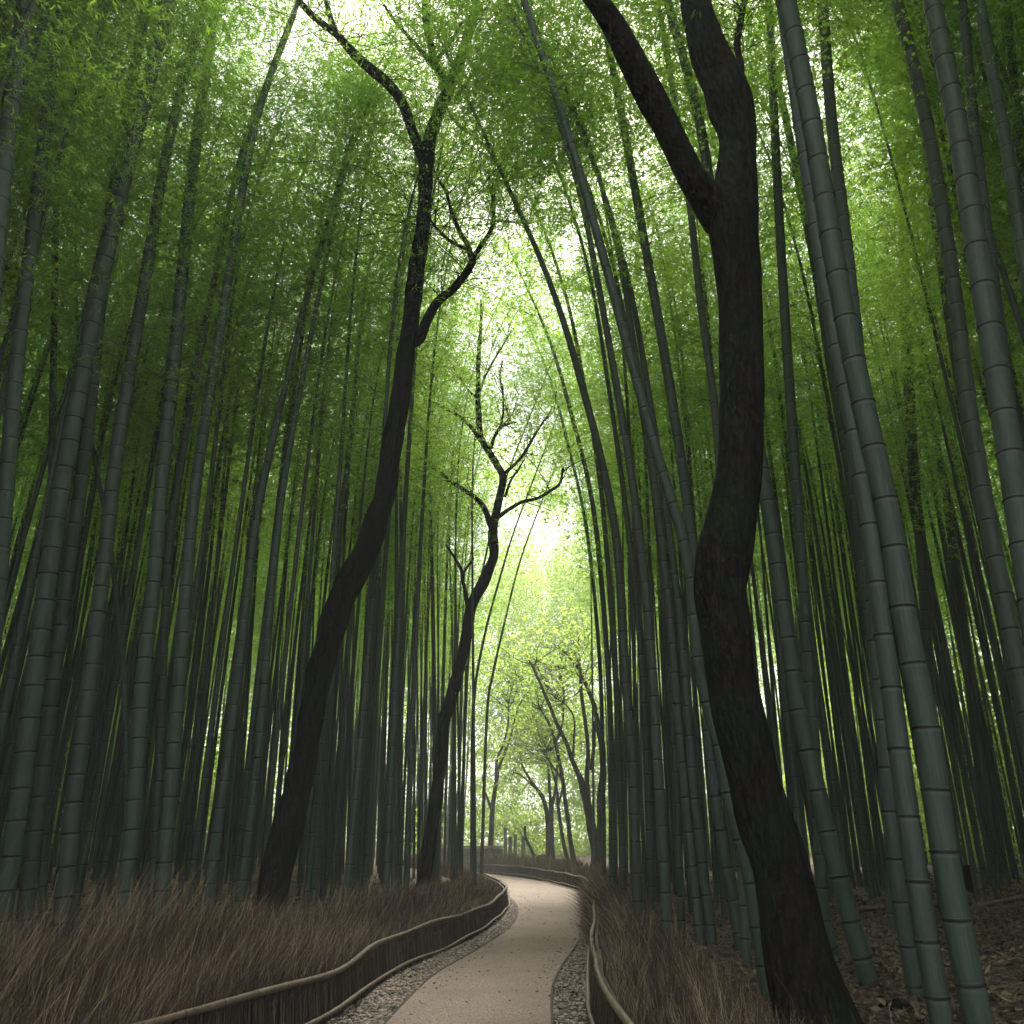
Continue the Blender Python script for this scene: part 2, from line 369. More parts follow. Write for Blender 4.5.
# ------------------------------------------------------------------ leaves
def leaf_quads(C, D, L, W):
    """C base points, D unit directions: lens-shaped quads"""
    n = len(C); r = rng.normal(0, 1, (n, 3)); S = np.cross(D, r); S /= np.linalg.norm(S, axis=1)[:, None]+1e-9
    mid = C+D*(L*.42)[:, None]
    V = np.stack([C, mid+S*(W/2)[:, None], C+D*L[:, None], mid-S*(W/2)[:, None]], 1).reshape(-1, 3)
    F = np.arange(4*n).reshape(n, 4); return V, F
def curve_at(P, s):
    u = np.linspace(0, 1, len(P)); return np.stack([np.interp(s, u, P[:, k]) for k in range(3)], -1)
def bamboo_leaves(P, s0, nb, per, leaves, reach=1.0, lscale=1.0):
    s = s0+(1-s0)*rng.random(nb)**.9; s.sort(); o = curve_at(P, s)
    q = (s-s0)/(1-s0); L = reach*(.55+1.35*np.sin(np.clip(q*.9+.08, 0, 1)*math.pi)**.8)*rng.uniform(.7, 1.2, nb)*.85
    az = rng.uniform(0, 2*math.pi, nb); h = np.stack([np.cos(az), np.sin(az)], 1)
    def at(i, t):
        p = o[i].copy(); p[:, :2] += h[i]*(L[i]*t)[:, None]*.92; p[:, 2] += L[i]*(.62*t-.62*t*t); return p
    tw = Acc()
    for i in range(nb):
        pts = at(np.full(5, i), np.linspace(0, 1, 5)); add_tube(tw, pts, np.linspace(.009, .002, 5), 3, cap=False)
    i = np.repeat(np.arange(nb), per); t = rng.uniform(.18, 1.05, len(i))
    c = at(i, t)+rng.normal(0, 1, (len(i), 3))*np.array([.2, .2, .14])*reach
    c[:, 2] -= .06
    j = np.repeat(np.arange(len(c)), leaves); n = len(j)
    d = rng.normal(0, 1, (n, 3))*np.array([.8, .8, .45]); d[:, :2] += h[i[j]]*.45; d[:, 2] -= .45
    d /= np.linalg.norm(d, axis=1)[:, None]
    Ln = rng.uniform(.09, .16, n)*lscale; W = Ln*rng.uniform(.17, .25, n)
    cl = rng.random(len(c))
    V, F = leaf_quads(c[j]+rng.normal(0, .025, (n, 3)), d, Ln, W)
    return V, F, np.repeat(np.clip(.65*cl[j]+.35*rng.random(n), 0, 1), 4), tw
def culm_mesh(name, P, R0, sides, node0=.28, top=.16, rf=None):
    """P polyline base->tip in local coords"""
    P = resample(P, .05); seg = .05; L = (len(P)-1)*seg; us = []; bands = []; rs = []
    s = rng.uniform(-.2, 0); k = 0; gap = node0
    while s < L:
        for ds, rr, b in ((-.075, 1.0, 0), (-.032, 1.0, .4), (-.013, 1.02, .45), (-.008, 1.09, 1), (.008, 1.09, 1), (.014, .97, 1), (.03, .985, 0), (.08, 1.0, 0)):
            u = s+ds*(.42+R0*2.6)
            if 0 <= u <= L: us.append(u); bands.append(b); rs.append(rr)
        gap = min(gap*1.12, node0*1.75) if s < L*.5 else gap*.985
        s += gap*rng.uniform(.9, 1.1)
    us = np.array([0]+us+[L]); bands = np.array([0]+bands+[0]); rs = np.array([1.08]+rs+[1]); o = np.argsort(us)
    us, bands, rs = us[o], bands[o], rs[o]
    q = us/L; R = (R0*(1-(1-top)*q**1.25) if rf is None else rf(us))*rs
    pts = curve_at(P, q); V, F, C = tube(pts, R, sides)
    return mesh_np(name, V, [F, C], [M_CULM], True, {'band': np.r_[np.repeat(bands, sides), 0]})
def arch_curve(H, lean, arch, wig, g):
    z = np.linspace(0, 1, 40); az = g.uniform(-.4, .4)
    x = lean*z+arch*np.clip(z-.5, 0, 1)**2.4*5+wig*np.sin(z*math.pi*1.3)*.3
    y = wig*np.sin(z*4+1)*.35+math.tan(az)*x*.4
    zz = H*(z-.10*np.clip(z-.6, 0, 1)**2*6*arch*.25); zz -= .15
    return np.stack([x, y, zz], 1)

# shared shapes: nine kinds of culm with their leaves; all lean towards +x locally
VAR = []
for k in range(9):
    g = np.random.default_rng(50+k)
    H = g.uniform(18, 23); P = arch_curve(H, g.uniform(-1.3, .3), g.uniform(.8, 2.4), g.uniform(-.5, .6), g)
    cm = culm_mesh('culm', P, g.uniform(.045, .072), 8)
    V, F, tn, tw = bamboo_leaves(P, .42, 90, 32 if k < 3 else 22, 7 if k < 3 else 6, 1.4, .74) if k < 6 else bamboo_leaves(P, .45, 60, 9, 5, 1.4, .95)
    fm = merged('foliage', V, F, tn, tw, M_LEAF, M_TWIG)
    VAR.append((cm, fm))

HERO = [
 # side, base px, upper px points, base width px (at base), label
 ('L', (-78,985), [(-35,600),(0,200),(25,0)], 22, 'thick bamboo slanting out of the picture at the upper left corner'),
 ('L', (-42,972), [(-5,620),(18,350),(37,200),(60,0)], 18, 'second thick bamboo from the left edge, next to the corner culm'),
 ('L', (-4,950), [(21,790),(43,615),(63,480),(95,310),(125,175),(170,0)], 20, 'stout pale bamboo, the foremost one standing at the left edge'),
 ('L', (22,940), [(47,732),(64,595),(85,450),(112,200),(147,0)], 16, 'bamboo standing right behind the foremost culm at the left edge'),
 ('L', (60,936), [(74,800),(88,693),(105,556),(117,450),(145,280),(170,135),(202,10)], 18, 'tall bamboo third in the left front row, bending right near its top'),
 ('L', (42,928), [(48,700),(52,450),(58,150),(68,0)], 8, 'slim upright bamboo between the stout culms at the left edge'),
 ('L', (120,936), [(135,800),(140,712),(156,556),(160,500),(175,350),(195,150),(217,0)], 17, 'stout bamboo in the middle of the left front row, reaching the top edge'),
 ('L', (150,922), [(158,790),(166,595),(175,500),(210,300),(240,160),(260,95)], 10, 'slim bamboo just right of the stout one in mid left row'),
 ('L', (158,932), [(174,751),(187,576),(197,475),(225,300),(255,125),(295,10)], 16, 'long bamboo of the left row curving right to the top by the sky gap'),
 ('L', (205,917), [(223,790),(238,673),(254,537),(265,475),(300,325),(345,160)], 12, 'leaning bamboo left of the dark leaning tree, fourth from its trunk'),
 ('L', (238,915), [(254,790),(265,673),(273,576),(285,475),(310,340),(335,215)], 11, 'bamboo next left of the dark leaning tree'),
 ('L', (313,906), [(320,790),(330,640),(336,556),(348,459),(360,330)], 9, 'bamboo partly behind the dark leaning tree, right of its foot'),
 ('L', (129,920), [(125,712),(118,620),(109,537),(87,420)], 6, 'thin dark bamboo leaning left against the slant of the others'),
 ('L', (472,888), [(473,716),(484,638),(505,560)], 4, 'thin bamboo right of the middle dark tree, arching over the path'),
 ('L', (481,889), [(487,716),(494,669),(512,591)], 4, 'thin bamboo nearest the left bend, arching right over the path'),
 ('L', (461,889), [(463,790),(470,640),(488,545)], 4, 'thin bamboo standing just right of the foot of the middle dark tree'),
 ('R', (985,1048), [(966,966),(953,902),(940,824),(927,731),(906,628),(890,524),(862,400),(837,275),(812,125),(787,0)], 28, 'thickest front bamboo at the lower right, outermost of the close pair'),
 ('R', (946,1045), [(927,940),(915,863),(902,773),(886,648),(869,524),(848,400),(837,350),(812,200),(782,0)], 23, 'front bamboo just left of the thickest one at the lower right'),
 ('R', (917,997), [(904,927),(894,850),(884,740),(873,600),(862,400),(847,250),(832,125),(822,0)], 16, 'upright bamboo behind the front pair at the lower right'),
 ('R', (870,985), [(845,900),(823,814),(799,710),(782,599),(763,475),(735,330),(712,200),(697,110),(667,0)], 20, 'bamboo crossing behind the big dark trunk, its foot right of the trunk'),
 ('R', (838,955), [(824,915),(815,752),(807,648),(799,524),(787,350),(777,175),(769,0)], 12, 'straight bamboo close behind the big dark trunk on its right'),
 ('R', (893,930), [(886,773),(873,669),(857,524),(832,375),(812,250),(782,100)], 11, 'slender bamboo in the gap behind the front pair, leaning left'),
 ('R', (947,905), [(935,773),(927,648),(923,566),(912,450),(904,250),(899,75),(897,0)], 12, 'upright bamboo right of the front pair, with evenly spaced nodes'),
 ('R', (1080,985), [(1014,648),(989,524),(968,400),(952,275),(927,125),(897,0)], 19, 'thick bamboo entering from the right edge below the middle'),
 ('R', (1100,1050), [(1040,660),(1017,500),(997,375),(977,250),(957,125),(932,0)], 30, 'very thick bamboo crossing the upper right corner area'),
 ('R', (1062,955), [(1000,600),(972,450),(947,300),(927,150),(912,0)], 13, 'slimmer bamboo running along the left side of the thick corner culms'),
 ('R', (1090,975), [(1040,620),(1000,330),(977,150),(962,0)], 14, 'bamboo behind the very thick culm at the upper right'),
 ('R', (1130,1000), [(1060,500),(1022,250),(1007,150),(979,0)], 17, 'bamboo leaving the picture at the right edge near the top'),
 ('R', (1100,960), [(1040,350),(1020,150),(1007,0)], 11, 'slim bamboo in the extreme upper right corner'),
 ('R', (995,886), [(987,824),(979,760),(965,640),(950,520)], 11, 'bamboo beside the dark stump on the right'),
 ('R', (768,1000), [(747,868),(727,793),(717,740),(699,669),(687,557),(662,470),(642,400),(607,270),(567,130),(524,0)], 14, 'long bamboo leaning left in front, foot hidden by the big dark trunk'),
 ('R', (742,950), [(727,868),(712,768),(703,640),(689,516),(672,400),(662,340),(637,200),(604,20)], 13, 'bamboo left of the big dark trunk, second of the left leaning pair'),
 ('R', (747,965), [(738,800),(728,640),(720,480),(714,400),(700,300),(688,190),(665,40)], 10, 'bamboo close to the left side of the big dark trunk'),
 ('R', (640,945), [(637,890),(633,773),(625,669),(617,545),(600,454),(575,360)], 11, 'dark green bamboo, foremost beside the brush at the path bend'),
 ('R', (668,955), [(664,860),(658,768),(650,640),(635,500),(612,360),(590,240)], 12, 'stout bamboo behind the brush, second foremost beside the path bend'),
 ('R', (652,933), [(648,800),(640,640),(622,480),(600,330)], 8, 'slim bamboo between the two foremost culms at the path bend'),
 ('R', (682,933), [(677,800),(668,640),(652,480),(627,330)], 8, 'slim bamboo right of the stout one at the path bend'),
 ('R', (701,946), [(689,830),(680,740),(668,600),(650,450),(627,300)], 11, 'bamboo with its foot crossing its right neighbour at the path bend'),
 ('R', (713,948), [(702,860),(692,768),(682,640),(662,480),(640,340)], 11, 'bamboo beside the crossing pair, left of the big trunk'),
 ('R', (614,908), [(612,768),(606,640),(592,500),(565,390)], 7, 'first slim bamboo on the right of the path bend'),
 ('R', (624,922), [(620,790),(614,650),(600,480),(578,350)], 7, 'second slim bamboo on the right of the path bend'),
 ('R', (604,897), [(603,780),(599,650),(585,520),(562,420)], 5, 'thin bamboo at the far end of the right row'),
]
WTOP = dict(enumerate([20,15,13,9,8,5,9,5,6,4,3.5,4,4,2,2,2, 17,12,10,8,8,7,9,14,24,11,12,14,9,9, 7,7,6,7,6,4,4,6,6,4,4,3]))
def hero(side, base, ups, wpx, label, idx):
    B = on_ground(*base); Y0 = B[1]; g = np.random.default_rng(900+idx)
    ky = g.uniform(-.03, .05)
    pts = [B]
    for (x, y) in ups:
        p, _ = on_plane(x, y, Y0)
        Yp = Y0+ky*(p[2]-B[2]); p, _ = on_plane(x, y, Yp); pts.append(p)
    pts = catmull(np.array(pts), 6)
    H = g.uniform(19, 23)
    Lv = np.linalg.norm(np.diff(pts, axis=0), axis=1).sum(); wt = WTOP.get(idx, .5*wpx); _, mt = on_plane(*ups[-1], pts[-1][1])
    d = pts[-1]-pts[-6]; d /= np.linalg.norm(d); p = pts[-1].copy(); ext = [pts]
    sx = 1 if side == 'L' else -1
    while p[2] < H-.8 and len(ext) < 55:
        d = d+(np.array([sx*.012, g.normal(0, .004), -.012]) if d[2] > .93 else 0); d = d+np.array([0, 0, .07]) if d[2] < .93 else d; d /= np.linalg.norm(d); p = p+d*.35; ext.append(p[None].copy())
    P = np.vstack(ext); mpp = on_plane(base[0], base[1], Y0)[1]
    loc = P[0].copy(); P = P-loc; P = np.vstack([P[0]-(P[1]-P[0])/np.linalg.norm(P[1]-P[0])*.2, P])
    r = wpx*mpp/2
    root = thing('bamboo', label, 'bamboo', loc, 'tall green bamboos of the grove')
    Lt = np.linalg.norm(np.diff(P, axis=0), axis=1).sum(); rt = min(wt*mt/2, r*1.05)
    rf = lambda u: np.interp(u, [0, Lv*.5, Lv, max(Lt, Lv+.5)], [r, (r+rt)/2*1.04, rt, min(rt*.5, .02)])
    obj('culm', culm_mesh('culm', P, r, 14 if wpx > 9 else 9, .26 if wpx > 20 else .24, .3, rf), root)
    s0 = float(np.clip(13.5/P[-1, 2], .4, .8))
    V, F, tn, tw = bamboo_leaves(P, s0, 95, 27, 8, 1.4, .72)
    obj('foliage', merged('foliage', V, F, tn, tw, M_LEAF, M_TWIG), root)
    return loc
hero_xy = [hero(*h, i)[:2] for i, h in enumerate(HERO)]

# ------------------------------------------------------------------ grove of bamboos behind the front rows
def poisson(n_try, x0, x1, y0, y1, rmin, taken):
    cell = rmin; grid = {}
    for p in taken: grid.setdefault((int(p[0]//cell), int(p[1]//cell)), []).append(p)
    out = []
    for _ in range(n_try):
        p = (random.uniform(x0, x1), random.uniform(y0, y1)); c = (int(p[0]//cell), int(p[1]//cell))
        if all((p[0]-q[0])**2+(p[1]-q[1])**2 > rmin*rmin for a in (-1, 0, 1) for b in (-1, 0, 1) for q in grid.get((c[0]+a, c[1]+b), [])):
            grid.setdefault(c, []).append(p); out.append(p)
    return out
TREES_XY = [(-3.9,14.3), (-2.3,22.7), (2.45,7.5)]
cand = poisson(80000, -30, 30, -9, 62, .74, hero_xy)
cx = np.array(cand); sd = sdist(cx[:, 0], cx[:, 1]); cz = terr(cx[:, 0], cx[:, 1])
ind, bulk = [], []
for (x, y), d, z in zip(cand, sd, cz):
    left = x < np.interp(y, LFs[:, 1], LFs[:, 0])+.5
    if d < (.75 if y > 16 else 1.1): continue
    if math.hypot(x, y-1) < 5: continue
    

    if min((x-a)**2+(y-b)**2 for a, b in TREES_XY) < .5: continue
    zc = y*math.cos(PITCH)+(z-CAMH)*math.sin(PITCH)
    px = 512+FPX*x/zc if zc > .5 else 9999*np.sign(x)
    edge = px < 170 or px > 860
    if y > 0 and d > (25 if edge else 13): continue
    if not edge and d > 5 and y > 20 and random.random() < .3: continue
    # keep the far opening of the path free
    if y > 34 and 495 < px < 612: continue
    if y > 40 and x > -3 and px < 640: continue
    infr = -30 < px < 1054 and y > 3
    if infr and left and y < 14.2: continue
    if infr and not left and y < 13.5: continue
    if infr and not left and y < 20 and random.random() < .45: continue
    if not infr and (y < 14 and abs(x) < 7): 
        if y > 1 or abs(x) < 4.5: continue
    rot = (0 if left else math.pi)+random.uniform(-.8, .8)
    k = random.randrange(3) if y < 14 else random.randrange(3, 6) if (y < 17 or random.random() < .15) else random.randrange(6, 9); s = random.uniform(.86, 1.12)
    if not infr and random.random() < .35: continue
    if not infr: rot = random.choice((-1, 1))*math.pi/2+random.uniform(-.5, .5)
    if infr and 408 < px < 452 and y < 24: continue
    if infr and y < 24 and 452 < px < 520 and left and random.random() < .8: continue
    if y > 30 and random.random() < .25: continue
    (ind if infr and math.hypot(x, y) < 40 else bulk).append((x, y, z, rot, k, s, px, left))
def show(t): return math.hypot(t[0], t[1])
ind.sort(key=show)
N_IND = 300-len(HERO)
bulk += ind[N_IND:]; ind = ind[:N_IND]
print('individual', len(ind), 'bulk', len(bulk))
def fill_label(x, y, px, left):
    deep = 'second rows' if y < 19 else ('middle rows' if y < 25 else 'rear rows')
    if left:
        where = 'at the left edge' if px < 130 else ('left of the dark leaning tree' if px < 300 else ('between the two dark leaning trees' if px < 430 else 'between the middle dark tree and the path'))
    else:
        where = 'along the right of the path bend' if px < 700 else ('behind the big dark trunk' if px < 830 else ('behind the thick front pair' if px < 950 else 'near the right edge'))
    return 'slender green bamboo in the %s %s' % (deep, where)
SRC = {}
for (x, y, z, rot, k, s, px, left) in ind:
    lb = fill_label(x, y, px, left)
    if k not in SRC:
        r = thing('bamboo', lb, 'bamboo', (x, y, z)); SRC[k] = (r, [obj('culm', VAR[k][0], r), obj('foliage', VAR[k][1], r)])
    else:
        r = link(SRC[k][0].copy())
        for c in SRC[k][1]:
            c2 = link(c.copy()); c2.parent = r
    r.location = (x, y, z); r.rotation_euler = (0, 0, rot); r.scale = (s, s, s); r['label'] = lb; r['group'] = lb.replace('slender green bamboo', 'slender green bamboos')
# the rest of the grove: beyond counting, one object
lib = bpy.data.collections.new('thicket_shapes')
for k, (c, f) in enumerate(VAR):
    bmj = bmesh.new(); me = bpy.data.meshes.new('thicket_shape')
    n = [len(m.vertices) for m in (c, f)]; V = []; band = []; tone = []; F4 = []; F3 = []; mi = []
    off = 0; Fs = {3: [], 4: []}; Ms = {3: [], 4: []}
    for q, m in enumerate((c, f)):
        co = np.empty(len(m.vertices)*3, np.float32); m.vertices.foreach_get('co', co); V.append(co.reshape(-1, 3))
        li = np.empty(len(m.loops), np.int32); m.loops.foreach_get('vertex_index', li)
        lt = np.empty(len(m.polygons), np.int32); m.polygons.foreach_get('loop_total', lt); ls = np.r_[0, np.cumsum(lt)[:-1]]
        for kk in (3, 4):
            w_ = np.where(lt == kk)[0]
            if len(w_): Fs[kk].append(li[ls[w_][:, None]+np.arange(kk)]+off); Ms[kk].append(np.full(len(w_), q))
        av = np.zeros(len(m.vertices), np.float32); m.attributes['band' if q == 0 else 'tone'].data.foreach_get('value', av)
        (band if q == 0 else tone).append(av); (tone if q == 0 else band).append(np.zeros(len(m.vertices), np.float32)); off += len(m.vertices)
    FL = [np.vstack(Fs[kk]) for kk in (3, 4) if Fs[kk]]; ML = np.concatenate([np.concatenate(Ms[kk]) for kk in (3, 4) if Fs[kk]])
    me = mesh_np('thicket_shape', np.vstack(V), FL, [M_CULM, M_LEAF], False, {'band': np.concatenate(band), 'tone': np.concatenate(tone)})
    me.polygons.foreach_set('material_index', ML.astype(np.int32)); bmj.free()
    lib.objects.link(bpy.data.objects.new('thicket_shape_%d' % k, me))
pm = bpy.data.meshes.new('bamboo_thicket'); pm.vertices.add(len(bulk)); pm.vertices.foreach_set('co', np.array([t[:3] for t in bulk], np.float32).ravel())
for nm, col in (('rz', 3), ('idx', 4), ('sc', 5)):
    ty = 'INT' if nm == 'idx' else 'FLOAT'; a = pm.attributes.new(nm, ty, 'POINT'); a.data.foreach_set('value', [t[col] for t in bulk])
th = tag(obj('bamboo_thicket', pm), 'deep mass of further bamboos filling the grove behind the front rows', 'bamboo thicket', kind='stuff')
ng = bpy.data.node_groups.new('thicket', 'GeometryNodeTree')
ng.interface.new_socket('Geometry', in_out='INPUT', socket_type='NodeSocketGeometry'); ng.interface.new_socket('Geometry', in_out='OUTPUT', socket_type='NodeSocketGeometry')
gi = ng.nodes.new('NodeGroupInput'); go = ng.nodes.new('NodeGroupOutput'); iop = ng.nodes.new('GeometryNodeInstanceOnPoints')
ci = ng.nodes.new('GeometryNodeCollectionInfo'); ci.inputs[0].default_value = lib; ci.inputs[1].default_value = True; ci.inputs[2].default_value = True
iop.inputs['Pick Instance'].default_value = True
def nattr(n, ty):
    a = ng.nodes.new('GeometryNodeInputNamedAttribute'); a.data_type = ty; a.inputs[0].default_value = n; return [o for o in a.outputs if o.enabled][0]
cmb = ng.nodes.new('ShaderNodeCombineXYZ'); e2r = ng.nodes.new('FunctionNodeEulerToRotation')
L_ = ng.links.new
L_(gi.outputs[0], iop.inputs['Points']); L_(ci.outputs[0], iop.inputs['Instance']); L_(nattr('idx', 'INT'), iop.inputs['Instance Index'])
L_(nattr('rz', 'FLOAT'), cmb.inputs[2]); L_(cmb.outputs[0], e2r.inputs[0]); L_(e2r.outputs[0], iop.inputs['Rotation']); L_(nattr('sc', 'FLOAT'), iop.inputs['Scale'])
L_(iop.outputs[0], go.inputs[0])
th.modifiers.new('grove', 'NODES').node_group = ng

# ------------------------------------------------------------------ trees with trunks
def limb_pts(tr, Y0, y_start, k, P0=None):
    """tr: (px, py, rpx) -> 3D points with radii, drifting in depth by k per metre climbed"""
    pts = []; rad = []; z0 = None
    for (x, y, r) in tr:
        p, m = on_plane(x, y, y_start)
        if z0 is None: z0 = p
        Yp = y_start+k*np.linalg.norm(p-z0); p, m = on_plane(x, y, Yp); pts.append(p); rad.append(r*m*(.97 if Y0 < 30 else .8))
    return np.c_[np.array(pts), rad]
def broad_leaves(cent, spread, n, lmin, lmax, flat=.5):
    i = rng.integers(0, len(cent), n); sub = rng.normal(0, 1, (n//5+1, 3))*np.array([1, 1, .55])*spread
    j = np.arange(n)//5; i = i[(j*5) % n]
    c = cent[i]+sub[j]+rng.normal(0, .05, (n, 3))
    d = rng.normal(0, 1, (n, 3))*np.array([1, 1, flat]); d[:, 2] -= .25; d /= np.linalg.norm(d, axis=1)[:, None]
    L = rng.uniform(lmin, lmax, n); return (*leaf_quads(c, d, L, L*rng.uniform(.5, .75, n)), np.repeat(rng.random(n), 4))
def twigs(root_pts, acc, n, length, g, r0=.012, up=.3):
    """random forking twigs starting on given limb points; returns tip points"""
    tips = []
    for _ in range(n):
        a = root_pts[g.integers(int(len(root_pts)*.35), len(root_pts))]; p = a[:3].copy(); r = min(r0, a[3]*.6 if a[3] > 0 else r0)
        d = g.normal(0, 1, 3); d[2] = abs(d[2])*.6+up; d /= np.linalg.norm(d); P = [p.copy()]; L = length*g.uniform(.5, 1.2); ns = 6
        for q in range(ns):
            d = d+g.normal(0, .22, 3); d /= np.linalg.norm(d); p = p+d*L/ns; P.append(p.copy())
            if q > 2: tips.append(p.copy())
            if q in (2, 3, 4):
                d2 = d+g.normal(0, .7, 3); d2 /= np.linalg.norm(d2); e = [p.copy(), p+d2*L*.2, p+d2*L*.36+g.normal(0, .05, 3)]
                add_tube(acc, e, np.linspace(r*.45, r*.15, 3), 4, cap=False); tips.append(e[-1])
        add_tube(acc, np.array(P), np.linspace(r, r*.2, ns+1), 5, cap=False)
    return np.array(tips)
def tree(name, label, base, trunk, limbs, seed, nleaf, ntw, twl, spread, leaf=(.06, .1), mat=None, group=None, sides=18, lump=.045, extra=None, top_only=0, clear=.75):
    g = np.random.default_rng(seed); B = on_ground(*base) if len(base) == 2 else np.array(base); Y0 = B[1]
    T = limb_pts(trunk, Y0, Y0, 0); T = np.vstack([np.r_[T[0, :3]-np.array([0, 0, .35]), T[0, 3]*1.75], T]); T[1, 3] *= 1.22
    T = catmull(T, 8)
    root = thing(name, label, 'tree', B, group); off = np.r_[B, 0]
    a = Acc(); V, F, C = tube(T[:, :3]-B, T[:, 3], sides, lump=lump, seed=seed); a.add(V, F); a.f.append(C)
    obj('trunk', a.mesh('trunk', [M_BARK]), root)
    allp = [T[int(len(T)*.93):]]; known = [(x, y, Y0) for x, y, _ in trunk]
    known = [tuple(q) for q in resample(np.array(known, float), 2)]
    ta = Acc()
    allq = [T]
    for li, (k, tr) in enumerate(limbs):
        x0, y0, _ = tr[0]; ys = min(known, key=lambda q: (q[0]-x0)**2+(q[1]-y0)**2)[2]; Pt = limb_pts(tr, Y0, ys, k)
        known += [tuple(q) for q in resample(np.array([(x, y, p[1]) for (x, y, _), p in zip(tr, Pt)]), 2)]; Pt = catmull(Pt, 6)
        a = Acc(); V, F, C = tube(Pt[:, :3]-B, Pt[:, 3], max(6, sides//2), lump=lump, seed=seed+li+1); a.add(V, F); a.f.append(C)
        obj('branch', a.mesh('branch', [M_BARK]), root); allp.append(Pt); allq.append(Pt)
    tips = []; hi = max(allp, key=lambda q: q[-1, 2]); allp = [q[q[:, 2] > top_only-1] for q in allp if q[-1, 2] > top_only]; allp = [q for q in allp if len(q) > 1] or [hi[len(hi)//2:]]
    if ntw:
        for Pt in allp:
            Q = Pt.copy(); Q[:, :3] -= B
            n = max(2, int(ntw*len(Pt)/sum(len(q) for q in allp)))
            tips.append(twigs(Q, ta, n, twl, g, max(.006, .012*Y0/14)))
        tips = np.vstack(tips)
        thick = np.vstack([q[:, :3]-B for q in allq if q[:, 3].max() > .045*Y0/14])[::2]
        tips = tips[~((tips[:, 1] < -.4) & (np.abs(tips[:, 0]-np.interp(tips[:, 2], T[:, 2]-B[2], T[:, 0]-B[0])) < 1.1*clear/.75))]
        tips = tips[np.array([np.min(np.sum((thick-t_)**2, 1)) for t_ in tips]) > (clear*clear)]
        if extra is not None: tips = np.vstack([tips, extra-B])
        V, F, tn = broad_leaves(tips, spread, nleaf, *leaf)
        obj('foliage', merged('foliage', V, F, tn, ta, M_MAPLE, M_BARK), root)
    return root
tree('leaning_tree', 'dark mossy tree with an S-curved trunk on the left, forking near the top', (268,925),
     [(268,925,15),(272,905,15),(277,868,16.5),(290,818,15.5),(300,778,14),(306,751,13),(312,715,12.5),(320,673,13),(335,618,14),(350,580,14),(364,556,13.5),(378,515,12),(386,490,11),(393,439,10.5),(400,400,10),(404,365,9.5),(411,320,8.5),(414,290,9),(418,260,8.5),(423,225,7.5),(425,190,7),(427,155,8),(433,128,6.5),(445,98,6.3),(453,78,6.5),(462,55,5.5),(471,25,5),(477,0,4.5),(480,-50,4),(484,-110,3)],
     [(-.2, [(426,165,6.5),(415,138,5.5),(402,102,5.3),(386,82,5.5),(372,70,5.5),(352,52,5),(338,36,3.8),(318,20,3.3),(300,2,3),(280,-20,2)]),
      (.15, [(340,40,3.5),(332,22,3),(326,0,2.6),(322,-25,2)]),
      (.2, [(412,345,4),(420,338,5.5),(427,320,5),(437,303,4.6),(452,290,4.4),(464,276,4),(473,261,4)]),
      (.1, [(473,263,3.5),(468,246,2.8),(460,232,2.4),(451,210,2),(446,192,1.8),(436,176,1.4),(431,162,1)]),
      (.3, [(472,262,3),(478,250,2.6),(490,232,2.4),(494,220,2.4),(492,205,1.7),(497,180,1.4),(503,158,1.2),(508,140,.8)]),
      (.1, [(493,220,1.6),(510,222,1.1),(530,223,.7)]),
      (-.1, [(468,250,1.6),(452,242,1.8),(440,232,1.5),(432,222,1.2),(427,212,.9)]),
      (-.3, [(450,95,5),(443,78,4.6),(435,64,4.2),(432,50,4),(428,32,3.6),(425,10,3.2),(424,-20,2.4)]),
      (-.2, [(436,66,3.4),(424,54,2.4),(408,36,2),(394,20,1.8),(384,5,1.2)]),
      (-.3, [(434,64,2.5),(446,48,2),(455,36,1.6),(462,22,1.2)]),
      (.2, [(455,100,2.2),(466,84,1.8),(478,66,1.5),(488,50,1)]),
      (.2, [(448,112,1.6),(462,128,1.4),(478,140,1.2),(496,160,.8)]),
      ], 21, 50000, 230, 3.8, .5, (.05, .085), top_only=12.5)
